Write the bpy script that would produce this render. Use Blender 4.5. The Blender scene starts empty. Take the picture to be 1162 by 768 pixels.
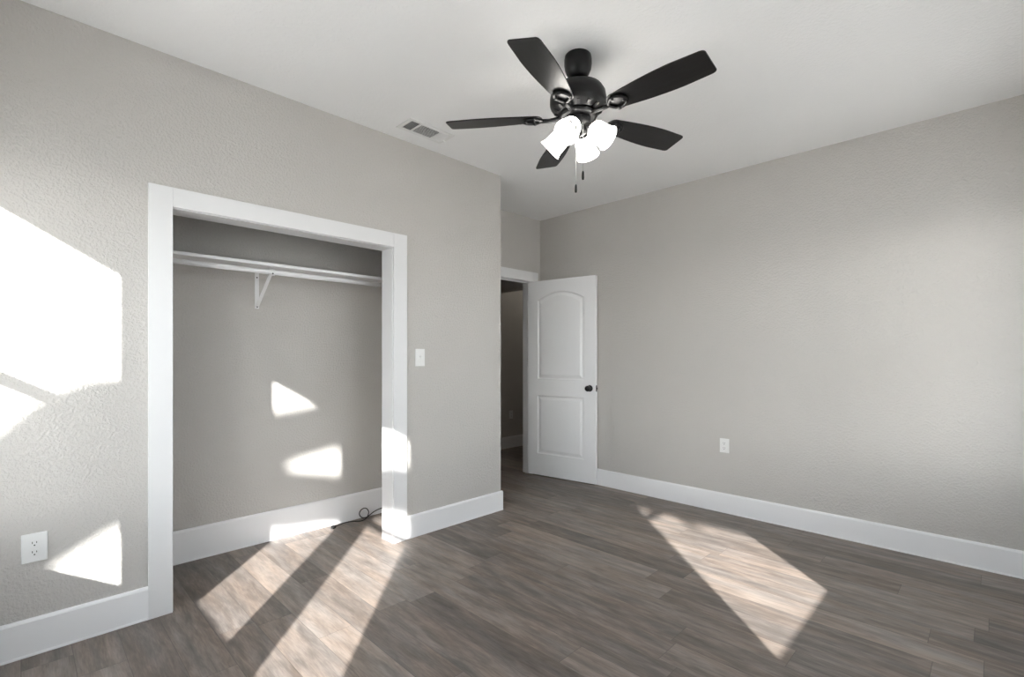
import bpy, bmesh, math, random
from mathutils import Vector, Matrix
random.seed(7)
PI = math.pi
scene = bpy.context.scene
col = scene.collection

# ------------------------------------------------------------------ camera
F_PX, W_PX, H_PX, HORIZON = 552.93, 1162.0, 768.0, 404.8
YAW = math.radians(44.78)
cam_d = bpy.data.cameras.new('camera')
cam = bpy.data.objects.new('camera', cam_d); col.objects.link(cam)
cam_d.sensor_width = 36.0; cam_d.sensor_fit = 'HORIZONTAL'
cam_d.lens = F_PX / W_PX * 36.0
cam_d.shift_y = (HORIZON - H_PX / 2) / W_PX
cam_d.clip_start = 0.02; cam_d.clip_end = 200
cam.location = (0, 0, 1.25)
cam.rotation_euler = (PI / 2, 0, YAW)
scene.camera = cam

# ------------------------------------------------------------------ light
SUN_STRENGTH = 20.0
SKY_STRENGTH = 0.3
HAZE_STRENGTH = 3.4
HALL_FILL_STRENGTH = 6.0
BULB_STRENGTH = 20
SHADE_STRENGTH = 7.0
scene.view_settings.view_transform = 'Standard'
scene.view_settings.look = 'None'
scene.view_settings.exposure = 0.32
scene.view_settings.gamma = 1.0
scene.view_settings.use_curve_mapping = False
sun_az = math.radians(43.3)
sun_dir = Vector((-math.cos(sun_az), math.sin(sun_az), -0.42)).normalized()
sd = bpy.data.lights.new('sun', 'SUN'); sd.energy = SUN_STRENGTH; sd.angle = math.radians(0.8)
sd.color = (1.0, 0.97, 0.935)
so = bpy.data.objects.new('sun', sd); col.objects.link(so)
so.rotation_euler = sun_dir.to_track_quat('-Z', 'Y').to_euler(); so.location = (8, -8, 7)
world = bpy.data.worlds.new('world'); scene.world = world; world.use_nodes = True
nt = world.node_tree; nt.nodes.clear()
n_out = nt.nodes.new('ShaderNodeOutputWorld'); n_bg = nt.nodes.new('ShaderNodeBackground')
n_sky = nt.nodes.new('ShaderNodeTexSky'); n_sky.sky_type = 'NISHITA'; n_sky.sun_disc = False
n_sky.sun_elevation = math.radians(23); n_sky.sun_rotation = math.radians(133)
n_hsv = nt.nodes.new('ShaderNodeHueSaturation'); n_hsv.inputs['Saturation'].default_value = 0.30
nt.links.new(n_sky.outputs[0], n_hsv.inputs['Color']); nt.links.new(n_hsv.outputs[0], n_bg.inputs[0])
n_bg.inputs[1].default_value = SKY_STRENGTH
n_haze = nt.nodes.new('ShaderNodeBackground'); n_haze.inputs[0].default_value = (0.82, 0.91, 1.0, 1); n_haze.inputs[1].default_value = HAZE_STRENGTH
# hazy sky: brighter towards the horizon
n_tc = nt.nodes.new('ShaderNodeTexCoord'); n_sp = nt.nodes.new('ShaderNodeSeparateXYZ'); nt.links.new(n_tc.outputs['Generated'], n_sp.inputs[0])
n_mr = nt.nodes.new('ShaderNodeMapRange'); n_mr.inputs['From Min'].default_value = 0.0; n_mr.inputs['From Max'].default_value = 0.7
n_mr.inputs['To Min'].default_value = HAZE_STRENGTH * 1.3; n_mr.inputs['To Max'].default_value = HAZE_STRENGTH * 0.5
nt.links.new(n_sp.outputs[2], n_mr.inputs['Value']); nt.links.new(n_mr.outputs[0], n_haze.inputs[1])
n_add = nt.nodes.new('ShaderNodeAddShader')
nt.links.new(n_bg.outputs[0], n_add.inputs[0]); nt.links.new(n_haze.outputs[0], n_add.inputs[1])
nt.links.new(n_add.outputs[0], n_out.inputs[0])
scene.cycles.use_denoising = True
scene.cycles.max_bounces = 16
scene.cycles.diffuse_bounces = 10
scene.cycles.sample_clamp_indirect = 6.0

# ------------------------------------------------------------------ materials
def new_mat(name, rgb, rough=0.5, spec=0.5, metal=0.0):
    m = bpy.data.materials.new(name); m.use_nodes = True
    b = m.node_tree.nodes['Principled BSDF']
    b.inputs['Base Color'].default_value = (*rgb, 1); b.inputs['Roughness'].default_value = rough
    b.inputs['Specular IOR Level'].default_value = spec; b.inputs['Metallic'].default_value = metal
    return m, m.node_tree, b

def add_bump(nt, b, scale, strength, dist, detail=3.0, contrast=None):
    geo = nt.nodes.new('ShaderNodeNewGeometry'); no = nt.nodes.new('ShaderNodeTexNoise')
    no.inputs['Scale'].default_value = scale; no.inputs['Detail'].default_value = detail
    nt.links.new(geo.outputs['Position'], no.inputs['Vector'])
    src = no.outputs[0]
    if contrast:
        r = nt.nodes.new('ShaderNodeMapRange'); r.interpolation_type = 'SMOOTHSTEP'
        r.inputs['From Min'].default_value = contrast[0]; r.inputs['From Max'].default_value = contrast[1]
        nt.links.new(src, r.inputs['Value']); src = r.outputs[0]
    bu = nt.nodes.new('ShaderNodeBump'); bu.inputs['Strength'].default_value = strength
    bu.inputs['Distance'].default_value = dist
    nt.links.new(src, bu.inputs['Height']); nt.links.new(bu.outputs[0], b.inputs['Normal'])
    return no

def mottled(name, rgb, rough, scale, amount, spec=0.5, bump=None, metal=0.0):
    m, nt, b = new_mat(name, rgb, rough, spec, metal)
    geo = nt.nodes.new('ShaderNodeNewGeometry'); no = nt.nodes.new('ShaderNodeTexNoise')
    no.inputs['Scale'].default_value = scale; no.inputs['Detail'].default_value = 2
    nt.links.new(geo.outputs['Position'], no.inputs['Vector'])
    mx = nt.nodes.new('ShaderNodeMix'); mx.data_type = 'RGBA'
    mx.inputs['A'].default_value = (*[c * (1 - amount) for c in rgb], 1)
    mx.inputs['B'].default_value = (*[min(1, c * (1 + amount)) for c in rgb], 1)
    nt.links.new(no.outputs[0], mx.inputs['Factor']); nt.links.new(mx.outputs['Result'], b.inputs['Base Color'])
    if bump: add_bump(nt, b, *bump)
    return m

M_WALL = mottled('greige_textured_paint', (0.555, 0.535, 0.51), 0.6, 3, 0.02, 0.25,
                 (90, 0.45, 0.004, 3.0, (0.38, 0.66)))
M_CEIL = mottled('ceiling_paint', (0.86, 0.86, 0.86), 0.8, 3, 0.015, 0.3, (60, 0.25, 0.003, 3.0, (0.4, 0.65)))
M_TRIM = mottled('white_trim_paint', (0.86, 0.86, 0.87), 0.35, 4, 0.01, 0.5)
M_TRIM_DIM = mottled('dimmed_trim_paint', (0.76, 0.76, 0.765), 0.4, 4, 0.01, 0.5)  # trim paint darkened to offset the strong window light on the casings
M_DOOR = mottled('white_door_paint', (0.86, 0.86, 0.865), 0.4, 4, 0.01, 0.5)
M_PLATE = mottled('white_plastic', (0.82, 0.82, 0.81), 0.3, 20, 0.01, 0.5)
M_DARK = mottled('dark_slot', (0.03, 0.03, 0.03), 0.7, 30, 0.1, 0.2)
M_BLACK = mottled('matte_black_metal', (0.006, 0.006, 0.0065), 0.38, 12, 0.25, 0.32)
M_CORD = mottled('black_rubber', (0.02, 0.02, 0.02), 0.5, 60, 0.2, 0.4)
M_CHROME = mottled('pale_chain_metal', (0.35, 0.35, 0.35), 0.35, 40, 0.05, 0.5, metal=1.0)
M_DUCT = mottled('painted_duct_shade', (0.06, 0.06, 0.06), 0.8, 10, 0.1, 0.2)
M_VENT = mottled('white_register_enamel', (0.78, 0.78, 0.77), 0.4, 20, 0.01, 0.4)
M_BARK = mottled('bark', (0.12, 0.09, 0.06), 0.9, 9, 0.3, 0.2)
M_LEAF = mottled('leaf', (0.05, 0.09, 0.03), 0.7, 9, 0.3, 0.2)
M_GROUND = mottled('pale_bounce_ground', (0.72, 0.71, 0.69), 0.9, 2, 0.2, 0.1)  # unseen ground, made pale to bounce daylight up into the room
M_ROOF = mottled('shade_roof_paint', (0.5, 0.48, 0.45), 0.7, 2, 0.05, 0.2)

# fan blades: black laminate with faint wood grain and a satin sheen
M_BLADE, nt, b = new_mat('black_blade_laminate', (0.006, 0.006, 0.006), 0.36, 0.42)
tc = nt.nodes.new('ShaderNodeTexCoord'); mp = nt.nodes.new('ShaderNodeMapping'); mp.inputs['Scale'].default_value = (3, 60, 60)
no = nt.nodes.new('ShaderNodeTexNoise'); no.inputs['Scale'].default_value = 1.6; no.inputs['Detail'].default_value = 4
rp = nt.nodes.new('ShaderNodeValToRGB')
rp.color_ramp.elements[0].position = 0.35; rp.color_ramp.elements[0].color = (0.003, 0.003, 0.003, 1)
rp.color_ramp.elements[1].position = 0.75; rp.color_ramp.elements[1].color = (0.010, 0.009, 0.010, 1)
nt.links.new(tc.outputs['Object'], mp.inputs['Vector']); nt.links.new(mp.outputs[0], no.inputs['Vector'])
nt.links.new(no.outputs[0], rp.inputs[0]); nt.links.new(rp.outputs[0], b.inputs['Base Color'])

# lamps
M_SHADE = bpy.data.materials.new('lit_frosted_glass'); M_SHADE.use_nodes = True
nt = M_SHADE.node_tree; b = nt.nodes['Principled BSDF']; o_ = nt.nodes['Material Output']
b.inputs['Base Color'].default_value = (0.92, 0.92, 0.91, 1); b.inputs['Roughness'].default_value = 0.3
b.inputs['Emission Color'].default_value = (1.0, 0.97, 0.93, 1); b.inputs['Emission Strength'].default_value = SHADE_STRENGTH
t_ = nt.nodes.new('ShaderNodeBsdfTranslucent'); t_.inputs[0].default_value = (0.95, 0.94, 0.92, 1)
x_ = nt.nodes.new('ShaderNodeMixShader'); x_.inputs[0].default_value = 0.35
nt.links.new(b.outputs[0], x_.inputs[1]); nt.links.new(t_.outputs[0], x_.inputs[2]); nt.links.new(x_.outputs[0], o_.inputs[0])
M_BULB, nt, b = new_mat('lit_bulb', (1, 1, 1), 0.4)
b.inputs['Emission Color'].default_value = (1.0, 0.97, 0.92, 1); b.inputs['Emission Strength'].default_value = BULB_STRENGTH

# window glass: clear thin pane
M_GLASS = bpy.data.materials.new('clear_pane'); M_GLASS.use_nodes = True
nt = M_GLASS.node_tree; nt.nodes.clear()
o_ = nt.nodes.new('ShaderNodeOutputMaterial'); t_ = nt.nodes.new('ShaderNodeBsdfTransparent')
g_ = nt.nodes.new('ShaderNodeBsdfGlossy'); g_.inputs['Roughness'].default_value = 0.02
x_ = nt.nodes.new('ShaderNodeMixShader'); x_.inputs[0].default_value = 0.05
t_.inputs[0].default_value = (0.96, 0.97, 0.97, 1)
nt.links.new(t_.outputs[0], x_.inputs[1]); nt.links.new(g_.outputs[0], x_.inputs[2]); nt.links.new(x_.outputs[0], o_.inputs[0])

# floor: vinyl planks along X, 0.155 m wide, 1.22 m long, random end joints
M_FLOOR, nt, b = new_mat('taupe_vinyl_planks', (0.2, 0.17, 0.15), 0.42, 0.45)
N = nt.nodes.new; Lk = nt.links.new
def math_n(op, a, b2=None):
    n = N('ShaderNodeMath'); n.operation = op
    for i, v in enumerate((a, b2)):
        if v is None: continue
        if isinstance(v, (int, float)): n.inputs[i].default_value = v
        else: Lk(v, n.inputs[i])
    return n.outputs[0]
geo = N('ShaderNodeNewGeometry'); sep = N('ShaderNodeSeparateXYZ'); Lk(geo.outputs['Position'], sep.inputs[0])
PX, PY = sep.outputs[0], sep.outputs[1]
PW, PLN = 0.155, 1.22
ry = math_n('DIVIDE', PY, PW); row = math_n('FLOOR', ry); fy = math_n('FRACT', ry)
wn1 = N('ShaderNodeTexWhiteNoise'); wn1.noise_dimensions = '1D'; Lk(row, wn1.inputs['W'])
rx = math_n('ADD', math_n('DIVIDE', PX, PLN), math_n('MULTIPLY', wn1.outputs['Value'], 7.3))
colx = math_n('FLOOR', rx); fx = math_n('FRACT', rx)
cmb = N('ShaderNodeCombineXYZ'); Lk(row, cmb.inputs[0]); Lk(colx, cmb.inputs[1])
wn2 = N('ShaderNodeTexWhiteNoise'); wn2.noise_dimensions = '2D'; Lk(cmb.outputs[0], wn2.inputs['Vector'])
rnd = wn2.outputs['Value']
cv = N('ShaderNodeCombineXYZ')
Lk(math_n('ADD', math_n('MULTIPLY', PX, 2.4), math_n('MULTIPLY', rnd, 37.0)), cv.inputs[0])
Lk(math_n('MULTIPLY', PY, 14.0), cv.inputs[1]); Lk(math_n('MULTIPLY', rnd, 91.0), cv.inputs[2])
g1 = N('ShaderNodeTexNoise'); g1.inputs['Scale'].default_value = 1.7; g1.inputs['Detail'].default_value = 6; g1.inputs['Roughness'].default_value = 0.62
g1.inputs['Distortion'].default_value = 0.25
Lk(cv.outputs[0], g1.inputs['Vector'])
cv2 = N('ShaderNodeCombineXYZ')
Lk(math_n('ADD', math_n('MULTIPLY', PX, 16.0), math_n('MULTIPLY', rnd, 17.0)), cv2.inputs[0]); Lk(math_n('MULTIPLY', PY, 170.0), cv2.inputs[1])
g2 = N('ShaderNodeTexNoise'); g2.inputs['Scale'].default_value = 1.0; g2.inputs['Detail'].default_value = 4
Lk(cv2.outputs[0], g2.inputs['Vector'])
tone = math_n('ADD', math_n('ADD', math_n('MULTIPLY', g1.outputs[0], 0.75), math_n('MULTIPLY', g2.outputs[0], 0.30)), math_n('MULTIPLY', rnd, 0.22))
rp = N('ShaderNodeValToRGB'); els = rp.color_ramp.elements
els[0].position = 0.36; els[0].color = (0.080, 0.068, 0.060, 1)
els[1].position = 0.86; els[1].color = (0.33, 0.285, 0.25, 1)
e = els.new(0.56); e.color = (0.155, 0.133, 0.118, 1)
e = els.new(0.70); e.color = (0.232, 0.200, 0.177, 1)
Lk(tone, rp.inputs[0])
# a grey-blue / warm tint drifting along each board
tint = N('ShaderNodeTexNoise'); tint.inputs['Scale'].default_value = 0.9; Lk(cv.outputs[0], tint.inputs['Vector'])
tm = N('ShaderNodeMix'); tm.data_type = 'RGBA'; tm.inputs['A'].default_value = (0.96, 0.975, 1.0, 1); tm.inputs['B'].default_value = (1.06, 0.985, 0.935, 1)
tr = N('ShaderNodeMapRange'); tr.inputs['From Min'].default_value = 0.35; tr.inputs['From Max'].default_value = 0.65
Lk(tint.outputs[0], tr.inputs['Value']); Lk(tr.outputs[0], tm.inputs['Factor'])
mu = N('ShaderNodeMix'); mu.data_type = 'RGBA'; mu.blend_type = 'MULTIPLY'; mu.inputs['Factor'].default_value = 1
Lk(rp.outputs[0], mu.inputs['A']); Lk(tm.outputs['Result'], mu.inputs['B'])
ey = math_n('MULTIPLY', math_n('MINIMUM', fy, math_n('SUBTRACT', 1.0, fy)), PW)
ex = math_n('MULTIPLY', math_n('MINIMUM', fx, math_n('SUBTRACT', 1.0, fx)), PLN)
edge = math_n('MINIMUM', ex, ey)
er = N('ShaderNodeMapRange'); er.inputs['From Min'].default_value = 0.0002; er.inputs['From Max'].default_value = 0.0014; Lk(edge, er.inputs['Value'])
dk = N('ShaderNodeMix'); dk.data_type = 'RGBA'; dk.blend_type = 'MIX'
dk.inputs['A'].default_value = (0.075, 0.064, 0.057, 1); Lk(er.outputs[0], dk.inputs['Factor']); Lk(mu.outputs['Result'], dk.inputs['B'])
Lk(dk.outputs['Result'], b.inputs['Base Color'])
rr = N('ShaderNodeMapRange'); rr.inputs['To Min'].default_value = 0.36; rr.inputs['To Max'].default_value = 0.52; Lk(g2.outputs[0], rr.inputs['Value'])
Lk(rr.outputs[0], b.inputs['Roughness'])
bu = N('ShaderNodeBump'); bu.inputs['Strength'].default_value = 0.35; bu.inputs['Distance'].default_value = 0.0012
hh = math_n('ADD', er.outputs[0], math_n('MULTIPLY', g2.outputs[0], 0.35)); Lk(hh, bu.inputs['Height']); Lk(bu.outputs[0], b.inputs['Normal'])

# ------------------------------------------------------------------ helpers
def link_bm(name, bm, mat, parent=None, smooth=False, loc=None):
    bmesh.ops.recalc_face_normals(bm, faces=bm.faces[:])
    me = bpy.data.meshes.new(name); bm.to_mesh(me); bm.free()
    if smooth:
        for p in me.polygons: p.use_smooth = True
    me.materials.append(mat)
    o = bpy.data.objects.new(name, me); col.objects.link(o)
    if parent: o.parent = parent
    if loc: o.location = loc
    return o

def box(bm, a, b_, bevel=0.0, segs=2, mat=None):
    lo = Vector([min(a[i], b_[i]) for i in range(3)]); hi = Vector([max(a[i], b_[i]) for i in range(3)])
    r = bmesh.ops.create_cube(bm, size=1.0); vs = r['verts']
    for v in vs: v.co = Vector([lo[i] + (v.co[i] + 0.5) * (hi[i] - lo[i]) for i in range(3)])
    if bevel > 0:
        es = list({e for v in vs for e in v.link_edges})
        rb = bmesh.ops.bevel(bm, geom=es, offset=bevel, segments=segs, affect='EDGES', profile=0.5)
        vs = list(set(rb['verts']) | {v for v in vs if v.is_valid})
    if mat is not None: bmesh.ops.transform(bm, matrix=mat, verts=[v for v in vs if v.is_valid])
    return vs

def lathe(bm, prof, mat=Matrix(), n=40):
    rings = []
    for (r, z) in prof:
        if r < 1e-6: rings.append([bm.verts.new(mat @ Vector((0, 0, z)))])
        else: rings.append([bm.verts.new(mat @ Vector((r * math.cos(2 * PI * k / n), r * math.sin(2 * PI * k / n), z))) for k in range(n)])
    for A, B in zip(rings[:-1], rings[1:]):
        for k in range(n):
            k2 = (k + 1) % n
            if len(A) == 1 and len(B) > 1: bm.faces.new((A[0], B[k], B[k2]))
            elif len(B) == 1 and len(A) > 1: bm.faces.new((A[k], B[0], A[k2]))
            elif len(A) > 1: bm.faces.new((A[k], B[k], B[k2], A[k2]))

def tube(bm, pts, rad, n=10, closed=False):
    pts = [Vector(p) for p in pts]; m = len(pts)
    rads = rad if isinstance(rad, (list, tuple)) else [rad] * m
    up = Vector((0, 0, 1)); rings = []; prev = None
    for i, p in enumerate(pts):
        if closed: t = pts[(i + 1) % m] - pts[i - 1]
        else: t = pts[min(i + 1, m - 1)] - pts[max(i - 1, 0)]
        t.normalize()
        if prev is None:
            a = t.cross(up)
            if a.length < 1e-3: a = t.cross(Vector((1, 0, 0)))
        else: a = prev - t * prev.dot(t)
        a.normalize(); prev = a; c = t.cross(a)
        rings.append([bm.verts.new(p + (a * math.cos(2 * PI * k / n) + c * math.sin(2 * PI * k / n)) * rads[i]) for k in range(n)])
    last = m if closed else m - 1
    for i in range(last):
        A, B = rings[i], rings[(i + 1) % m]
        for k in range(n): bm.faces.new((A[k], B[k], B[(k + 1) % n], A[(k + 1) % n]))
    if not closed:
        bm.faces.new(rings[0]); bm.faces.new(rings[-1])

def spline(ctrl, per=8):
    P = [Vector(c) for c in ctrl]; P = [P[0] * 2 - P[1]] + P + [P[-1] * 2 - P[-2]]; out = []
    for i in range(1, len(P) - 2):
        a, b2, c, d = P[i - 1:i + 3]
        for k in range(per):
            t = k / per
            out.append(0.5 * ((2 * b2) + (c - a) * t + (2 * a - 5 * b2 + 4 * c - d) * t * t + (3 * b2 - a - 3 * c + d) * t ** 3))
    out.append(P[-2]); return out

def prism(bm, outline, z0, z1, mat=Matrix()):
    lo = [bm.verts.new(mat @ Vector((x, y, z0))) for x, y in outline]
    hi = [bm.verts.new(mat @ Vector((x, y, z1))) for x, y in outline]
    bm.faces.new(lo[::-1]); bm.faces.new(hi)
    for i in range(len(lo)):
        j = (i + 1) % len(lo); bm.faces.new((lo[i], lo[j], hi[j], hi[i]))

def thing(name, label, cat, loc=(0, 0, 0), rot=(0, 0, 0), group=None):
    o = bpy.data.objects.new(name, None); col.objects.link(o); o.empty_display_size = 0.05
    o.location = loc; o.rotation_euler = rot; o['label'] = label; o['category'] = cat
    if group: o['group'] = group
    return o

def struct(name, bm, mat, label=None, cat=None, parent=None):
    o = link_bm(name, bm, mat, parent)
    if parent is None:
        o['kind'] = 'structure'
        if label: o['label'] = label
        if cat: o['category'] = cat
    return o

# ------------------------------------------------------------------ room dimensions
CZ = 2.73                  # ceiling
XL = -2.874                # face of closet wall
YE = 2.765                 # end of closet wall
YB = 3.985                 # back wall
XA = -3.525                # entry wall
XC = -3.51                 # closet back
XR, YS = 0.41, -0.35       # east and south walls (behind the camera)
HX = -4.75                 # hall far wall
BH, BT = 0.155, 0.014      # baseboards

bm = bmesh.new(); box(bm, (HX - .12, YS - .1, -0.06), (XR + .1, 5.72, 0)); 
struct('floor', bm, M_FLOOR, 'taupe grey wood-look vinyl plank floor with sunlit patches', 'floor')
bm = bmesh.new(); box(bm, (HX - .12, YS - .1, CZ), (XR + .1, 5.72, CZ + .1))
struct('ceiling', bm, M_CEIL, 'plain white textured ceiling above the fan', 'ceiling')

CO0, CO1, COZ = 0.507, 1.776, 2.005     # rough closet opening
bm = bmesh.new()
box(bm, (XL - .126, YS - .1, 0), (XL, CO0, CZ)); box(bm, (XL - .126, CO1, 0), (XL, YE, CZ)); box(bm, (XL - .126, CO0, COZ), (XL, CO1, CZ))
box(bm, (XA - .12, YE - .115, 0), (XL - .126, YE, CZ))
struct('wall_left', bm, M_WALL, 'greige textured wall around the closet opening', 'wall')
bm = bmesh.new(); box(bm, (XC - .13, YS - .1, 0), (XC, YE - .115, CZ))
struct('wall_closet', bm, M_WALL, 'greige textured wall inside the closet behind the rod', 'wall')
DO0, DO1, DOZ = 3.02, 3.862, 2.066      # rough door opening in the entry wall
bm = bmesh.new()
box(bm, (XA - .12, YE, 0), (XA, DO0, CZ)); box(bm, (XA - .12, DO1, 0), (XA, YB, CZ)); box(bm, (XA - .12, DO0, DOZ), (XA, DO1, CZ))
struct('wall_entry', bm, M_WALL, 'short greige wall above the bedroom doorway', 'wall')
bm = bmesh.new(); box(bm, (XA, YB, 0), (XR + .1, YB + .12, CZ))
struct('wall_back', bm, M_WALL, 'long greige textured wall on the right behind the door', 'wall')

def wall_with_holes(fixed, lo, hi, holes, z0, z1):
    """boxes round window openings; fixed(u0,u1,z0,z1)->box corners"""
    bm = bmesh.new(); u = lo
    for (a, b_) in holes:
        box(bm, *fixed(u, a, 0, CZ)); box(bm, *fixed(a, b_, 0, z0)); box(bm, *fixed(a, b_, z1, CZ)); u = b_
    box(bm, *fixed(u, hi, 0, CZ)); return bm
S_WIN = [(-2.665, -2.055), (-1.845, -1.235), (-1.010, -0.400)]
E_WIN = [(1.128, 2.049), (2.66, 3.58)]
WZ0, WZ1 = 0.605, 2.098
struct('wall_south', wall_with_holes(lambda a, b_, z0, z1: ((a, YS - .1, z0), (b_, YS, z1)), HX - .12, XR + .1, S_WIN, WZ0, WZ1), M_WALL)
struct('wall_east', wall_with_holes(lambda a, b_, z0, z1: ((XR, a, z0), (XR + .1, b_, z1)), YS, YB, E_WIN, WZ0, WZ1), M_WALL)
# hallway beyond the bedroom door
bm = bmesh.new(); box(bm, (HX - .12, YS, 0), (HX, 5.72, CZ))
struct('wall_hall', bm, M_WALL, 'dim hallway wall seen through the open doorway', 'wall')
bm = bmesh.new(); box(bm, (HX, 5.6, 0), (XR + .1, 5.72, CZ)); struct('wall_hall_end', bm, M_WALL)
bm = bmesh.new(); box(bm, (XA - .12, YB, 0), (XA, 5.6, CZ)); struct('wall_hall_side', bm, M_WALL)
bm = bmesh.new(); box(bm, (HX, 4.41, 2.10), (XA - .12, 4.53, CZ)); struct('wall_hall_header', bm, M_WALL, 'dark header crossing the hallway above the doorway gap', 'wall')

# added lamp, unseen round the corner, brightens the hall wall
bm = bmesh.new(); lathe(bm, [(0, -.075), (.07, -.070), (.12, -.045), (.135, -.012), (.135, 0), (0, 0)], Matrix.Translation((-4.2, 5.15, CZ)), 32)
M_HALL_FILL, nt, b = new_mat('hall_fill_glow', (.9, .9, .9)); b.inputs['Emission Color'].default_value = (1, .93, .82, 1); b.inputs['Emission Strength'].default_value = HALL_FILL_STRENGTH
o = struct('hall_fill_lamp', bm, M_HALL_FILL, 'added unseen lamp brightening the hallway', 'added fill lamp')

# windows behind the camera that let the daylight in (single hung, meeting rail)
def window(n, to):
    """to(u, d, z): u along wall, d depth 0 (inner face) .. 0.1 (outer face)"""
    k = [0]
    def bx(bm, u0, u1, d0, d1, z0, z1): box(bm, to(u0, d0, z0), to(u1, d1, z1))
    def build(a, b_):
        k[0] += 1
        bm = bmesh.new(); f = 0.012
        bx(bm, a, a + f, .03, .08, WZ0 + .0, WZ1); bx(bm, b_ - f, b_, .03, .08, WZ0, WZ1)
        bx(bm, a + f, b_ - f, .03, .08, WZ1 - f, WZ1); bx(bm, a + f, b_ - f, .03, .08, WZ0, WZ0 + .02)
        bx(bm, a + f, b_ - f, .035, .065, 1.352, 1.392)
        w = struct('window_%d' % n, bm, M_TRIM)
        bm = bmesh.new(); bx(bm, a + f, b_ - f, .047, .051, WZ0 + .02, 1.352); bx(bm, a + f, b_ - f, .047, .051, 1.392, WZ1 - f)
        link_bm('pane', bm, M_GLASS, w)
    return build
for i, (a, b_) in enumerate(S_WIN): window(i + 1, lambda u, d, z: (u, YS - d, z))(a, b_)
for i, (a, b_) in enumerate(E_WIN): window(i + 4, lambda u, d, z: (XR + d, u, z))(a, b_)

# ------------------------------------------------------------------ baseboards and casings
def base_run(bm, p0, p1, nrm, h=BH, t=BT):
    """board from p0 to p1 (xy), standing proud of the wall towards nrm, with a small eased top"""
    p0, p1, nrm = Vector(p0), Vector(p1), Vector(nrm)
    prof = [(0, 0), (t + .003, 0), (t + .003, .006), (t, .010), (t, h - .012), (t - .004, h - .004), (t - .007, h), (0, h)]
    A = [bm.verts.new((p0.x + nrm.x * d, p0.y + nrm.y * d, z)) for d, z in prof]
    B = [bm.verts.new((p1.x + nrm.x * d, p1.y + nrm.y * d, z)) for d, z in prof]
    bm.faces.new(A); bm.faces.new(B[::-1])
    for i in range(len(prof)):
        j = (i + 1) % len(prof); bm.faces.new((A[i], B[i], B[j], A[j]))
CAS0, CAS1, CASZ = 0.427, 1.860, 2.079       # outer edges of the closet casing
bm = bmesh.new(); base_run(bm, (XL, YS), (XL, CAS0), (1, 0))
struct('baseboard_left', bm, M_TRIM, 'white baseboard below the outlet left of the closet', 'baseboard')
bm = bmesh.new(); base_run(bm, (XL, CAS1), (XL, YE + BT), (1, 0)); base_run(bm, (XL, YE), (XA, YE), (0, 1))
struct('baseboard_middle', bm, M_TRIM, 'white baseboard between the closet and the wall corner', 'baseboard')
bm = bmesh.new(); base_run(bm, (XA + BT, YB), (XR, YB), (0, -1))
struct('baseboard_back', bm, M_TRIM, 'long white baseboard along the right wall', 'baseboard')
bm = bmesh.new(); base_run(bm, (XC, YS), (XC, YE - .115), (1, 0), 0.20)
struct('baseboard_closet', bm, M_TRIM, 'tall white baseboard inside the closet', 'baseboard')
bm = bmesh.new(); base_run(bm, (HX, YS), (HX, 5.6), (1, 0)); struct('baseboard_hall', bm, M_TRIM, 'white baseboard in the dim hallway', 'baseboard')
bm = bmesh.new(); base_run(bm, (XL + BT, YS), (XR, YS), (0, 1)); struct('baseboard_south', bm, M_TRIM)
bm = bmesh.new(); base_run(bm, (XR, YS + BT), (XR, YB - BT), (-1, 0)); struct('baseboard_east', bm, M_TRIM)

CI0, CI1, CIZ = 0.523, 1.758, 1.984           # clear closet opening
bm = bmesh.new(); ct = 0.018
box(bm, (XL, CAS0, 0), (XL + ct, CI0, CASZ), .0008); box(bm, (XL, CI1, 0), (XL + ct, CAS1, CASZ), .0008)
box(bm, (XL, CI0 + .0005, CIZ), (XL + ct, CI1 - .0005, CASZ), .0008)
t1 = struct('trim_1', bm, M_TRIM_DIM, 'white casing framing the open closet', 'trim')
bm = bmesh.new()
box(bm, (XL - .13, CO0, 0), (XL + .0005, CI0 + .004, CIZ)); box(bm, (XL - .13, CI1 - .004, 0), (XL + .0005, CO1, CIZ)); box(bm, (XL - .13, CO0, CIZ - .004), (XL + .0005, CO1, COZ))
link_bm('jamb', bm, M_TRIM_DIM, t1)
DI0, DI1, DIZ = 3.04, 3.842, 2.05             # clear doorway
bm = bmesh.new()
box(bm, (XA, DI0 - .092, 0), (XA + ct, DI0, 2.153), .0008); box(bm, (XA, DI1 + .004, 0), (XA + ct, 3.937, 2.153), .0008)
box(bm, (XA, DI0 + .0005, DIZ + .004), (XA + ct, DI1 + .0035, 2.153), .0008)
t2 = struct('trim_2', bm, M_TRIM_DIM, 'white casing over the bedroom doorway', 'trim')
bm = bmesh.new()
box(bm, (XA - .12, DO0, 0), (XA + .0005, DI0, DIZ)); box(bm, (XA - .12, DI1, 0), (XA + .0005, DO1, DIZ)); box(bm, (XA - .12, DO0, DIZ), (XA + .0005, DO1, DOZ))
box(bm, (XA - .075, DI1 - .011, 0), (XA - .04, DI1, DIZ)); box(bm, (XA - .075, DI0, DIZ - .011), (XA - .04, DI1, DIZ)); box(bm, (XA - .075, DI0, 0), (XA - .04, DI0 + .011, DIZ))
link_bm('jamb', bm, M_TRIM_DIM, t2)

# ------------------------------------------------------------------ panelled door
DW, DH, DT = 0.796, 2.033, 0.035
door = bpy.data.objects.new('door_1', None); col.objects.link(door)
door['kind'] = 'structure'; door['label'] = 'white two-panel arch-top door standing open against the right wall'; door['category'] = 'door'
door.location = (-3.541, 3.811, 0.012); door.rotation_euler = (0, 0, math.atan2(0.114, 0.786))
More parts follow.
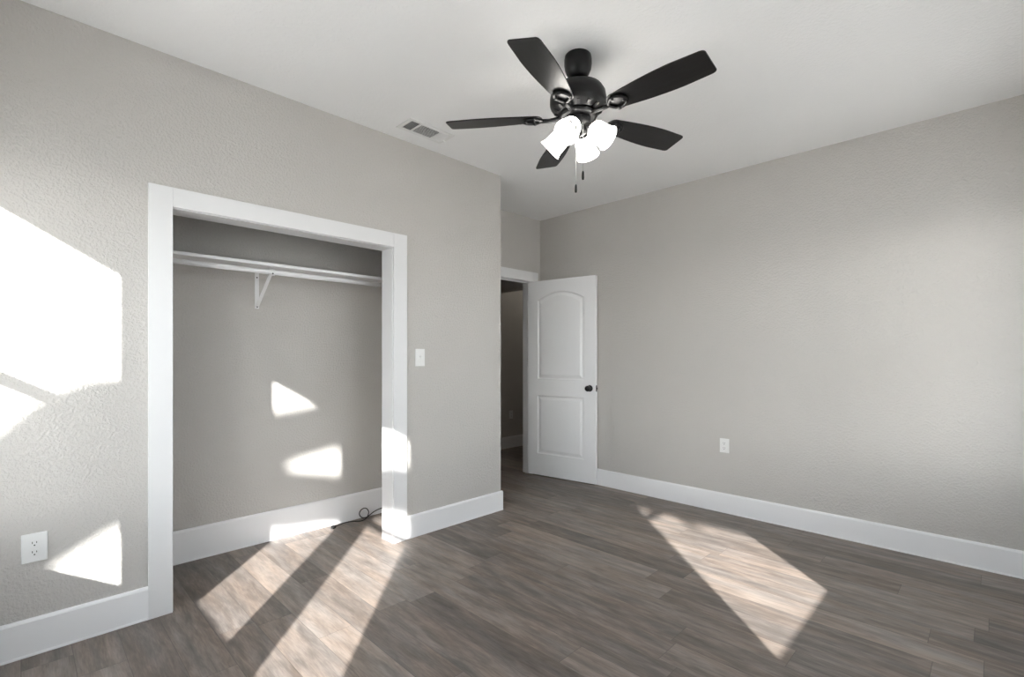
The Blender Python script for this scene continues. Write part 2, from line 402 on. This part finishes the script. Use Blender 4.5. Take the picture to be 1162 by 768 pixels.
# local frame: u along +X from hinge to free edge, front face at y=0 facing -Y, back at y=DT
def arch_loop(u0, u1, z0, zs, zp, off, n=16):
    """panel outline, inset by off; zs spring height, zp crown height (zs==zp: plain rectangle)"""
    u0 += off; u1 -= off; z0 += off
    pts = [(u0, z0), (u1, z0)]
    if zp <= zs: return pts + [(u1, zs - off), (u0, zs - off)]
    c, s = (u1 - u0) / 2, zp - zs
    for k in range(n + 1):
        x = 1 - 2 * k / n
        pts.append(((u0 + u1) / 2 + c * x, zs - off + s * math.cos(x * PI / 2) ** 0.9))
    return pts
def door_face(bm, y, sgn):
    outer = [bm.verts.new((u, y, z)) for u, z in ((0, 0), (DW, 0), (DW, DH), (0, DH))]
    edges = [bm.edges.new((outer[i], outer[(i + 1) % 4])) for i in range(4)]
    for (u0, u1, z0, zs, zp) in ((.125, .668, 1.008, 1.832, 1.908), (.120, .668, .225, .835, .835)):
        prev = None
        for off, dep in ((0, 0), (.008, .0075), (.018, .0085), (.042, .002), (.046, .0015)):
            lp = [bm.verts.new((u, y + sgn * dep, z)) for u, z in arch_loop(u0, u1, z0, zs, zp, off)]
            if prev is None:
                edges += [bm.edges.new((lp[i], lp[(i + 1) % len(lp)])) for i in range(len(lp))]
            else:
                for i in range(len(lp)):
                    j = (i + 1) % len(lp); bm.faces.new((prev[i], prev[j], lp[j], lp[i]))
            prev = lp
        bm.faces.new(prev)
    bmesh.ops.triangle_fill(bm, use_beauty=True, use_dissolve=False, edges=edges)
    return outer
bm = bmesh.new()
fo = door_face(bm, 0, 1); bo = door_face(bm, DT, -1)
for i in range(4):
    j = (i + 1) % 4; bm.faces.new((fo[i], fo[j], bo[j], bo[i]))
slab = link_bm('door_panel', bm, M_DOOR, door)
def knob(bm, s):
    y0 = 0 if s < 0 else DT
    mt = Matrix.Translation((0.734, y0, 0.93)) @ Matrix.Rotation(PI / 2 if s < 0 else -PI / 2, 4, 'X')
    lathe(bm, [(0, 0), (.032, 0), (.032, .004), (.028, .008), (.013, .011), (.011, .026), (.016, .032), (.026, .038), (.0285, .048), (.026, .058), (.018, .064), (0, .066)], mt, 28)
bm = bmesh.new(); knob(bm, -1); k1 = link_bm('door_knob', bm, M_BLACK, door, True); k1['label'] = 'round black door knob'
bm = bmesh.new(); knob(bm, 1); k1 = link_bm('door_knob', bm, M_BLACK, door, True); k1['label'] = 'round black door knob'
bm = bmesh.new(); box(bm, (DW - .0005, .006, .90), (DW + .0015, .029, .96), .0005); box(bm, (DW + .0015, .011, .92), (DW + .009, .024, .94), .002)
o = link_bm('latch_plate', bm, M_BLACK, door); o['label'] = 'small black latch plate on the door edge'
for z in (0.25, 1.085, 1.79):
    bm = bmesh.new(); lathe(bm, [(0, -.045), (.0065, -.045), (.0065, .045), (0, .045)], Matrix.Translation((-.008, .012, z)), 12)
    link_bm('hinge', bm, M_TRIM, door, True)

# ------------------------------------------------------------------ closet shelf, rod and bracket
YC0, YC1 = YS + .001, YE - .116
bm = bmesh.new(); box(bm, (XC + .0005, YC0, 1.816), (-3.205, YC1, 1.835), .0015)
o = link_bm('closet_shelf', bm, M_TRIM); o['label'] = 'long white shelf board high in the closet, above the rod'; o['category'] = 'shelf'
ROD = (-3.235, 1.782)
bm = bmesh.new(); mt = Matrix.Translation((ROD[0], 0, ROD[1])) @ Matrix.Rotation(-PI / 2, 4, 'X')
lathe(bm, [(0, YC0), (.0152, YC0), (.0152, YC1), (0, YC1)], mt, 20)
o = link_bm('closet_rod', bm, M_TRIM, smooth=False); o['label'] = 'long white hanging rod under the closet shelf'; o['category'] = 'rod'
for p in o.data.polygons: p.use_smooth = len(p.vertices) == 4
br = thing('shelf_bracket', 'white metal shelf and rod bracket on the closet back wall', 'bracket', (XC, 1.112, 1.585))
dx, dz = ROD[0] - XC, ROD[1] - 1.585
bm = bmesh.new(); box(bm, (.0003, -.013, -.012), (.0035, .013, .2305), .001); box(bm, (.0035, -.013, .2275), (.285, .013, .2305), .001)
link_bm('mounting_strap', bm, M_TRIM, br)
bm = bmesh.new()
L = math.hypot(dx - .012, dz); ang = math.atan2(dz, dx - .012)
box(bm, (0, -.011, -.002), (L, .011, .002), .001, 2, Matrix.Translation((.006, 0, 0)) @ Matrix.Rotation(-ang, 4, 'Y'))
link_bm('brace', bm, M_TRIM, br)
bm = bmesh.new()   # saddle that wraps the front of the rod and rises to the shelf
arc = [(dx + .0185 * math.cos(a), dz + .0185 * math.sin(a)) for a in [math.radians(t) for t in range(-165, 166, 15)]]
for (x0, z0), (x1, z1) in zip(arc[:-1], arc[1:]):
    l = math.hypot(x1 - x0, z1 - z0); an = math.atan2(z1 - z0, x1 - x0)
    box(bm, (-.001, -.016, -.0018), (l + .001, .016, .0018), 0, 1, Matrix.Translation((x0, 0, z0)) @ Matrix.Rotation(-an, 4, 'Y'))
link_bm('rod_saddle', bm, M_TRIM, br)
for (x, z, ry) in ((.0035, .195, PI / 2), (.009, -.002, PI / 2), (dx + .0205, dz - .010, PI / 2)):
    bm = bmesh.new(); lathe(bm, [(.0048, 0), (.0042, .002), (0, .0026)], Matrix.Translation((x, 0, z)) @ Matrix.Rotation(ry, 4, 'Y'), 12)
    o = link_bm('screw', bm, M_DARK, br); o['label'] = 'dark screw head'

# ------------------------------------------------------------------ ceiling fan
fan = thing('ceiling_fan', 'black five-blade ceiling fan with four lit white glass shades', 'ceiling fan', (-1.458, 1.930, CZ))
def zl(z): return z - CZ
bm = bmesh.new(); lathe(bm, [(0, 0), (.060, 0), (.064, -.004), (.067, -.02), (.0675, -.045), (.064, -.068), (.055, -.090), (.041, -.106), (.024, -.116), (0, -.119)])
link_bm('canopy', bm, M_BLACK, fan, True)
bm = bmesh.new(); lathe(bm, [(0, -.100), (.0125, -.100), (.0125, -.140), (.020, -.142), (.020, -.158), (0, -.158)], n=24)
link_bm('downrod', bm, M_BLACK, fan)
bm = bmesh.new(); lathe(bm, [(0, zl(2.585)), (.05, zl(2.584)), (.092, zl(2.578)), (.120, zl(2.563)), (.134, zl(2.540)), (.138, zl(2.515)), (.138, zl(2.490)),
    (.134, zl(2.478)), (.120, zl(2.462)), (.098, zl(2.452)), (.094, zl(2.446)), (0, zl(2.446))], n=56)
motor = link_bm('motor_housing', bm, M_BLACK, fan, True)
for k in range(14):
    bm = bmesh.new(); box(bm, (-.0115, -.008, -.003), (.0115, .008, .003), .001, 1, Matrix.Rotation(2 * PI * k / 14, 4, 'Z') @ Matrix.Translation((.109, 0, zl(2.4555))) @ Matrix.Rotation(-.42, 4, 'Y'))
    link_bm('vent_rib', bm, M_BLACK, motor)
bm = bmesh.new(); lathe(bm, [(0, zl(2.446)), (.088, zl(2.446)), (.092, zl(2.440)), (.092, zl(2.426)), (.080, zl(2.420)), (0, zl(2.420))], n=48)
link_bm('flywheel', bm, M_BLACK, fan, True)
bm = bmesh.new(); lathe(bm, [(0, zl(2.420)), (.062, zl(2.420)), (.064, zl(2.415)), (.064, zl(2.388)), (.056, zl(2.378)), (.044, zl(2.374)), (.044, zl(2.358)), (.038, zl(2.348)), (.024, zl(2.340)), (.012, zl(2.334)), (.008, zl(2.324)), (0, zl(2.322))], n=40)
link_bm('light_kit', bm, M_BLACK, fan, True)

def blade_outline():
    pts = []
    N_ = 14; r0, r1 = .175, .655
    def hw(t): return .048 + .027 * math.sin(min(1, t / .72) * PI / 2) - .006 * max(0, (t - .72) / .28)
    lo = []
    for k in range(N_ + 1):
        t = k / N_; lo.append((r0 + .03 + (r1 - .022 - r0 - .03) * t, -hw(t)))
    tip = []
    h = hw(1); rc = .018
    for k in range(1, 6):
        a = -PI / 2 + k * PI / 12; tip.append((r1 - rc - .004 + rc * math.cos(a) + .004, -h + rc + rc * math.sin(a)))
    up_tip = [(x, -y) for x, y in tip[::-1]]
    hi = [(x, -y) for x, y in lo[::-1]]
    root = []
    for k in range(1, 8):
        a = PI / 2 + k * PI / 8; root.append((r0 + .03 + .03 * math.cos(a), hw(0) * math.sin(a)))
    return lo + tip + up_tip + hi + root
BLADE_Z = zl(2.428)
first = None
for k in range(5):
    ang = math.radians(0.6 + 72 * k)
    mt = Matrix.Rotation(ang, 4, 'Z') @ Matrix.Translation((0, 0, BLADE_Z)) @ Matrix.Rotation(math.radians(-11.5), 4, 'X')
    if first is None:
        bm = bmesh.new(); prism(bm, blade_outline(), 0, .006)
        bmesh.ops.bevel(bm, geom=[e for e in bm.edges if abs(e.verts[0].co.z - e.verts[1].co.z) < 1e-6], offset=.0015, segments=1, affect='EDGES')
        bl = link_bm('blade', bm, M_BLADE, fan); first = [bl]
        # iron: arm from the flywheel ending in an open teardrop loop under the blade
        bm = bmesh.new()
        loop = []
        for j in range(28):
            a = 2 * PI * j / 28; c, s = math.cos(a), math.sin(a)
            loop.append((.222 + .046 * c, (.038 if c > 0 else .038 * (1 - .55 * c * c)) * s, -.0065))
        tube(bm, loop, .0075, 8, True)
        tube(bm, [(.080, 0, .003), (.11, 0, -.004), (.14, 0, -.0075), (.180, 0, -.0068)], [.012, .011, .010, .010], 8)
        for (x, y) in ((.262, 0), (.215, .036), (.215, -.036)):
            lathe(bm, [(.010, -.001), (.010, -.013), (.006, -.016), (0, -.016)], Matrix.Translation((x, y, 0)), 12)
        ir = link_bm('blade_iron', bm, M_BLACK, bl, True); first.append(ir)
    else:
        bl = first[0].copy(); col.objects.link(bl); bl.parent = fan
        ir = first[1].copy(); col.objects.link(ir); ir.parent = bl
    bl.matrix_basis = mt

# four lamp arms with sockets, glass shades and bulbs
TILT = math.radians(40)       # shade axis below horizontal
proto = None
for k in range(4):
    ang = math.radians(-73 + 90 * k)
    mt = Matrix.Rotation(ang, 4, 'Z')
    if proto is None:
        bm = bmesh.new()
        ax = Vector((math.cos(TILT), 0, -math.sin(TILT))); p1 = Vector((.066, 0, zl(2.365)))
        tube(bm, spline([(.030, 0, zl(2.366)), (.045, 0, zl(2.371)), (.057, 0, zl(2.370)), p1], 5), .008, 10)
        fr = Matrix.Translation(p1) @ ax.to_track_quat('Z', 'Y').to_matrix().to_4x4()
        lathe(bm, [(0, -.008), (.014, -.007), (.021, 0), (.025, .008), (.026, .018), (.0, .018)], fr, 24)
        arm = link_bm('lamp_arm', bm, M_BLACK, fan, True)
        bm = bmesh.new()
        outer = [(.0235, .006), (.031, .011), (.041, .020), (.047, .034), (.049, .050), (.0495, .070), (.051, .088), (.055, .102), (.0595, .112)]
        inner = [(r - .003, z) for r, z in outer[::-1]]
        lathe(bm, outer + inner, fr, 40)
        sh = link_bm('glass_shade', bm, M_SHADE, fan, True); sh['label'] = 'glowing frosted white bell shade'
        bm = bmesh.new(); lathe(bm, [(0, .018), (.012, .019), (.013, .030), (.019, .044), (.024, .060), (.022, .076), (.014, .086), (0, .090)], fr, 20)
        bu_ = link_bm('bulb', bm, M_BULB, sh, True)
        proto = (arm, sh, bu_)
        arm.matrix_basis = mt; sh.matrix_basis = mt
    else:
        a2 = proto[0].copy(); s2 = proto[1].copy(); b2_ = proto[2].copy()
        for o in (a2, s2, b2_): col.objects.link(o)
        a2.parent = fan; s2.parent = fan; b2_.parent = s2
        a2.matrix_basis = mt; s2.matrix_basis = mt
# pull chains
for (off, ztop, zend) in (((-.047, .045), 2.40, 2.078), ((.056, -.035), 2.40, 2.096)):
    bm = bmesh.new()
    tube(bm, [(off[0], off[1], zl(ztop)), (off[0], off[1], zl(zend + .040))], .0008, 6)
    ch = link_bm('pull_chain', bm, M_CHROME, fan)
    bm = bmesh.new(); lathe(bm, [(0, .0445), (.003, .044), (.0055, .036), (.0065, .014), (.0055, .003), (0, 0)], Matrix.Translation((off[0], off[1], zl(zend))), 14)
    link_bm('pull_handle', bm, M_BLACK, ch, True)

# ------------------------------------------------------------------ ceiling register
vent = thing('ceiling_vent', 'white louvred air register in the ceiling near the closet wall', 'air vent', (-2.650, 1.868, CZ))
X0, X1, Y0, Y1 = -.059, .059, -.145, .151
bm = bmesh.new(); f = .026
box(bm, (X0 - f, Y0 - f, -.006), (X0, Y1 + f, -.0003), .002); box(bm, (X1, Y0 - f, -.006), (X1 + f, Y1 + f, -.0003), .002)
box(bm, (X0, Y0 - f, -.006), (X1, Y0, -.0003), .002); box(bm, (X0, Y1, -.006), (X1, Y1 + f, -.0003), .002)
box(bm, (X0, -.080, -.006), (X1, -.068, -.0003), .002); box(bm, (X0, .076, -.006), (X1, .088, -.0003), .002)
link_bm('register_frame', bm, M_VENT, vent)
bm = bmesh.new(); box(bm, (X0 - .004, Y0 - .004, -.0008), (X1 + .004, Y1 + .004, -.0002)); o = link_bm('duct_shade_sheet', bm, M_DUCT, vent); o['label'] = 'dark sheet painted as the duct shade behind the slats'  # flat sheet, the shade inside the duct put into its colour
for (ya, yb_, n, al, tilt) in ((Y0, -.080, 6, 'x', -.75), (-.068, .076, 9, 'y', -.55), (.088, Y1, 6, 'x', .75)):
    for k in range(n):
        bm = bmesh.new()
        if al == 'x':
            y = ya + (yb_ - ya) * (k + .5) / n
            box(bm, (X0, -.0006, -.0045), (X1, .0006, .0035), 0, 1, Matrix.Translation((0, y, -.004)) @ Matrix.Rotation(tilt, 4, 'X'))
        else:
            x = X0 + (X1 - X0) * (k + .5) / n
            box(bm, (-.0006, ya, -.003), (.0006, yb_, .003), 0, 1, Matrix.Translation((x, 0, -.004)) @ Matrix.Rotation(tilt, 4, 'Y'))
        link_bm('slat', bm, M_VENT, vent)
bm = bmesh.new(); box(bm, (-.024, Y1 + .006, -.016), (-.018, Y1 + .016, -.005), .001); o = link_bm('damper_lever', bm, M_VENT, vent)

# ------------------------------------------------------------------ wall plates (local frame: plate in XZ, facing -Y)
def slots(bm, z, s=1.0):
    for x, hgt in ((-.0065, .0085), (.0065, .007)): box(bm, (x - .0011, -.0095, z + .003 - hgt / 2), (x + .0011, -.0088, z + .003 + hgt / 2))
    lathe(bm, [(0, 0), (.0026, 0), (.0026, .0008), (0, .0008)], Matrix.Translation((0, -.0088, z - .0085)) @ Matrix.Rotation(PI / 2, 4, 'X'), 12)
def outlet(label, loc, rz, w, h):
    t = thing('wall_outlet', label, 'outlet', loc, (0, 0, rz), 'white duplex wall outlets')
    bm = bmesh.new(); box(bm, (-w / 2, -.006, -h / 2), (w / 2, -.0002, h / 2), .0025); link_bm('cover_plate', bm, M_PLATE, t)
    for z in (.0195, -.0195):
        bm = bmesh.new()
        out = [(max(-.0145, min(.0145, .0172 * math.cos(2 * PI * k / 24))), .0142 * math.sin(2 * PI * k / 24)) for k in range(24)]
        prism(bm, out, .006, .0088, Matrix.Translation((0, 0, z)) @ Matrix.Rotation(PI / 2, 4, 'X'))
        r = link_bm('receptacle', bm, M_PLATE, t)
        bm = bmesh.new(); slots(bm, z); o = link_bm('socket_slot', bm, M_DARK, r); o['label'] = 'dark socket slots'
    bm = bmesh.new(); lathe(bm, [(.003, 0), (.0026, .0011), (0, .0014)], Matrix.Translation((0, -.006, 0)) @ Matrix.Rotation(PI / 2, 4, 'X'), 12); link_bm('screw', bm, M_PLATE, t)
    return t
outlet('white duplex wall outlet low on the wall left of the closet', (XL, .040, .448), PI / 2, .080, .121)
outlet('white duplex wall outlet low on the long right wall', (-1.546, YB, .537), 0, .074, .114)
outlet('white duplex wall outlet in the dim hallway beyond the doorway', (HX, 4.765, .453), PI / 2, .072, .114)
sw = thing('light_switch', 'white toggle light switch on the wall right of the closet', 'light switch', (XL, 1.975, 1.245), (0, 0, PI / 2))
bm = bmesh.new(); box(bm, (-.039, -.006, -.061), (.039, -.0002, .061), .0025); link_bm('cover_plate', bm, M_PLATE, sw)
bm = bmesh.new(); box(bm, (-.0055, -.0075, -.0125), (.0055, -.0055, .0125), .0008); box(bm, (-.0042, -.017, -.003), (.0042, -.006, .006), .0015, 2, Matrix.Rotation(-.5, 4, 'X')); link_bm('toggle', bm, M_PLATE, sw)
for z in (.030, -.030):
    bm = bmesh.new(); lathe(bm, [(.003, 0), (.0026, .0011), (0, .0014)], Matrix.Translation((0, -.006, z)) @ Matrix.Rotation(PI / 2, 4, 'X'), 12); link_bm('screw', bm, M_PLATE, sw)

# ------------------------------------------------------------------ loose cable in the closet
cd = thing('power_cord', 'thin black cable with a plug lying along the closet baseboard', 'cord', (-3.41, 1.60, 0))
R3 = .0035
ctrl = [(-3.425, 1.612, .007), (-3.448, 1.655, .006), (-3.470, 1.715, .0045), (-3.452, 1.775, .0045), (-3.420, 1.815, .0045), (-3.432, 1.860, .006), (-3.452, 1.893, .020),
        (-3.462, 1.905, .046), (-3.464, 1.890, .072), (-3.463, 1.865, .081), (-3.462, 1.838, .070), (-3.461, 1.827, .046), (-3.458, 1.840, .020), (-3.452, 1.868, .010),
        (-3.458, 1.905, .016), (-3.478, 1.96, .030), (-3.486, 2.03, .040), (-3.485, 2.12, .030), (-3.47, 2.25, .006), (-3.45, 2.42, .0045)]
ctrl = [(x + 3.41, y - 1.60, z) for x, y, z in ctrl]
bm = bmesh.new(); tube(bm, spline(ctrl, 8), R3, 8); link_bm('cable', bm, M_CORD, cd, True)
dirp = (Vector(ctrl[0]) - Vector(ctrl[1])); dirp.z = 0; dirp.normalize()
pm = Matrix.Translation(Vector((ctrl[0][0], ctrl[0][1], .0115))) @ Matrix.Rotation(math.atan2(dirp.y, dirp.x), 4, 'Z')
bm = bmesh.new(); box(bm, (-.004, -.013, -.011), (.024, .013, .011), .004, 2, pm); box(bm, (-.016, -.006, -.006), (-.003, .006, .006), .002, 2, pm)
pg = link_bm('plug', bm, M_CORD, cd)
for y in (-.0055, .0055):
    bm = bmesh.new(); box(bm, (.023, y - .0008, -.003), (.039, y + .0008, .003), .0003, 1, pm); o = link_bm('plug_prong', bm, M_CHROME, pg); o['label'] = 'metal prong'

# ------------------------------------------------------------------ outdoors: what shades the sun
bm = bmesh.new(); box(bm, (-30, -40, -.45), (40, 30, -.40)); struct('ground', bm, M_GROUND)
pc = bpy.data.objects.new('shade_roof', None); col.objects.link(pc); pc['kind'] = 'structure'
YEV = -1.15; ZEV = .612 * (3.60 - YEV)
bm = bmesh.new(); box(bm, (1.55, YEV, ZEV), (4.55, 2.6, ZEV + .16)); link_bm('roof_slab', bm, M_ROOF, pc)  # unseen roof, placed and stretched to shade the east windows
for x in (1.62, 4.48):
    bm = bmesh.new(); box(bm, (x - .05, YEV + .02, -.40), (x + .05, YEV + .12, ZEV)); link_bm('post', bm, M_ROOF, pc)
bm = bmesh.new(); prism(bm, [(3.285, 0), (3.295, -.13), (3.42, 0)], 0, .02, Matrix.Translation((0, YEV + .02, ZEV)) @ Matrix.Rotation(PI / 2, 4, 'X')); link_bm('bracket', bm, M_ROOF, pc)  # wedge added under the eave to cut the notch in the sun patch

tr_ = thing('shade_tree', 'leaning tree outside the windows', 'tree', (0.3, -3.35, -.40))
def tp(x, z): return (x + 3.182 - .3, 0, z + 1.837 + .40)        # from the window plane, back along the sun
bm = bmesh.new()
tube(bm, spline([(-.1, 0, 0), (-.05, 0, 1.0), tp(-2.86, .20), tp(-2.62, .55)], 4), [.2] * 13, 12)
def limb(ctrl, per=5):
    pts = spline([tp(x, z) for x, z, r in ctrl], per); rr_ = []
    for i in range(len(ctrl) - 1):
        for k in range(per): rr_.append(ctrl[i][2] + (ctrl[i + 1][2] - ctrl[i][2]) * k / per)
    rr_.append(ctrl[-1][2]); tube(bm, pts, rr_, 14)
limb([(-2.75, .53, .20), (-2.566, .75, .205), (-2.385, .97, .22), (-2.163, 1.22, .27), (-2.03, 1.37, .26)])
limb([(-2.10, 1.22, .16), (-1.98, 1.24, .20), (-1.84, 1.235, .20), (-1.58, 1.335, .185), (-1.34, 1.43, .175), (-.9, 1.585, .15), (-.5, 1.68, .16), (0, 1.78, .14)])
limb([(-2.05, 1.33, .12), (-1.84, 1.635, .16), (-1.62, 1.80, .155), (-1.34, 1.985, .15), (-1.18, 1.95, .15), (-1.0, 1.84, .15), (-.86, 1.86, .03)])
link_bm('trunk', bm, M_BARK, tr_, True)
bpy.context.view_layer.update()
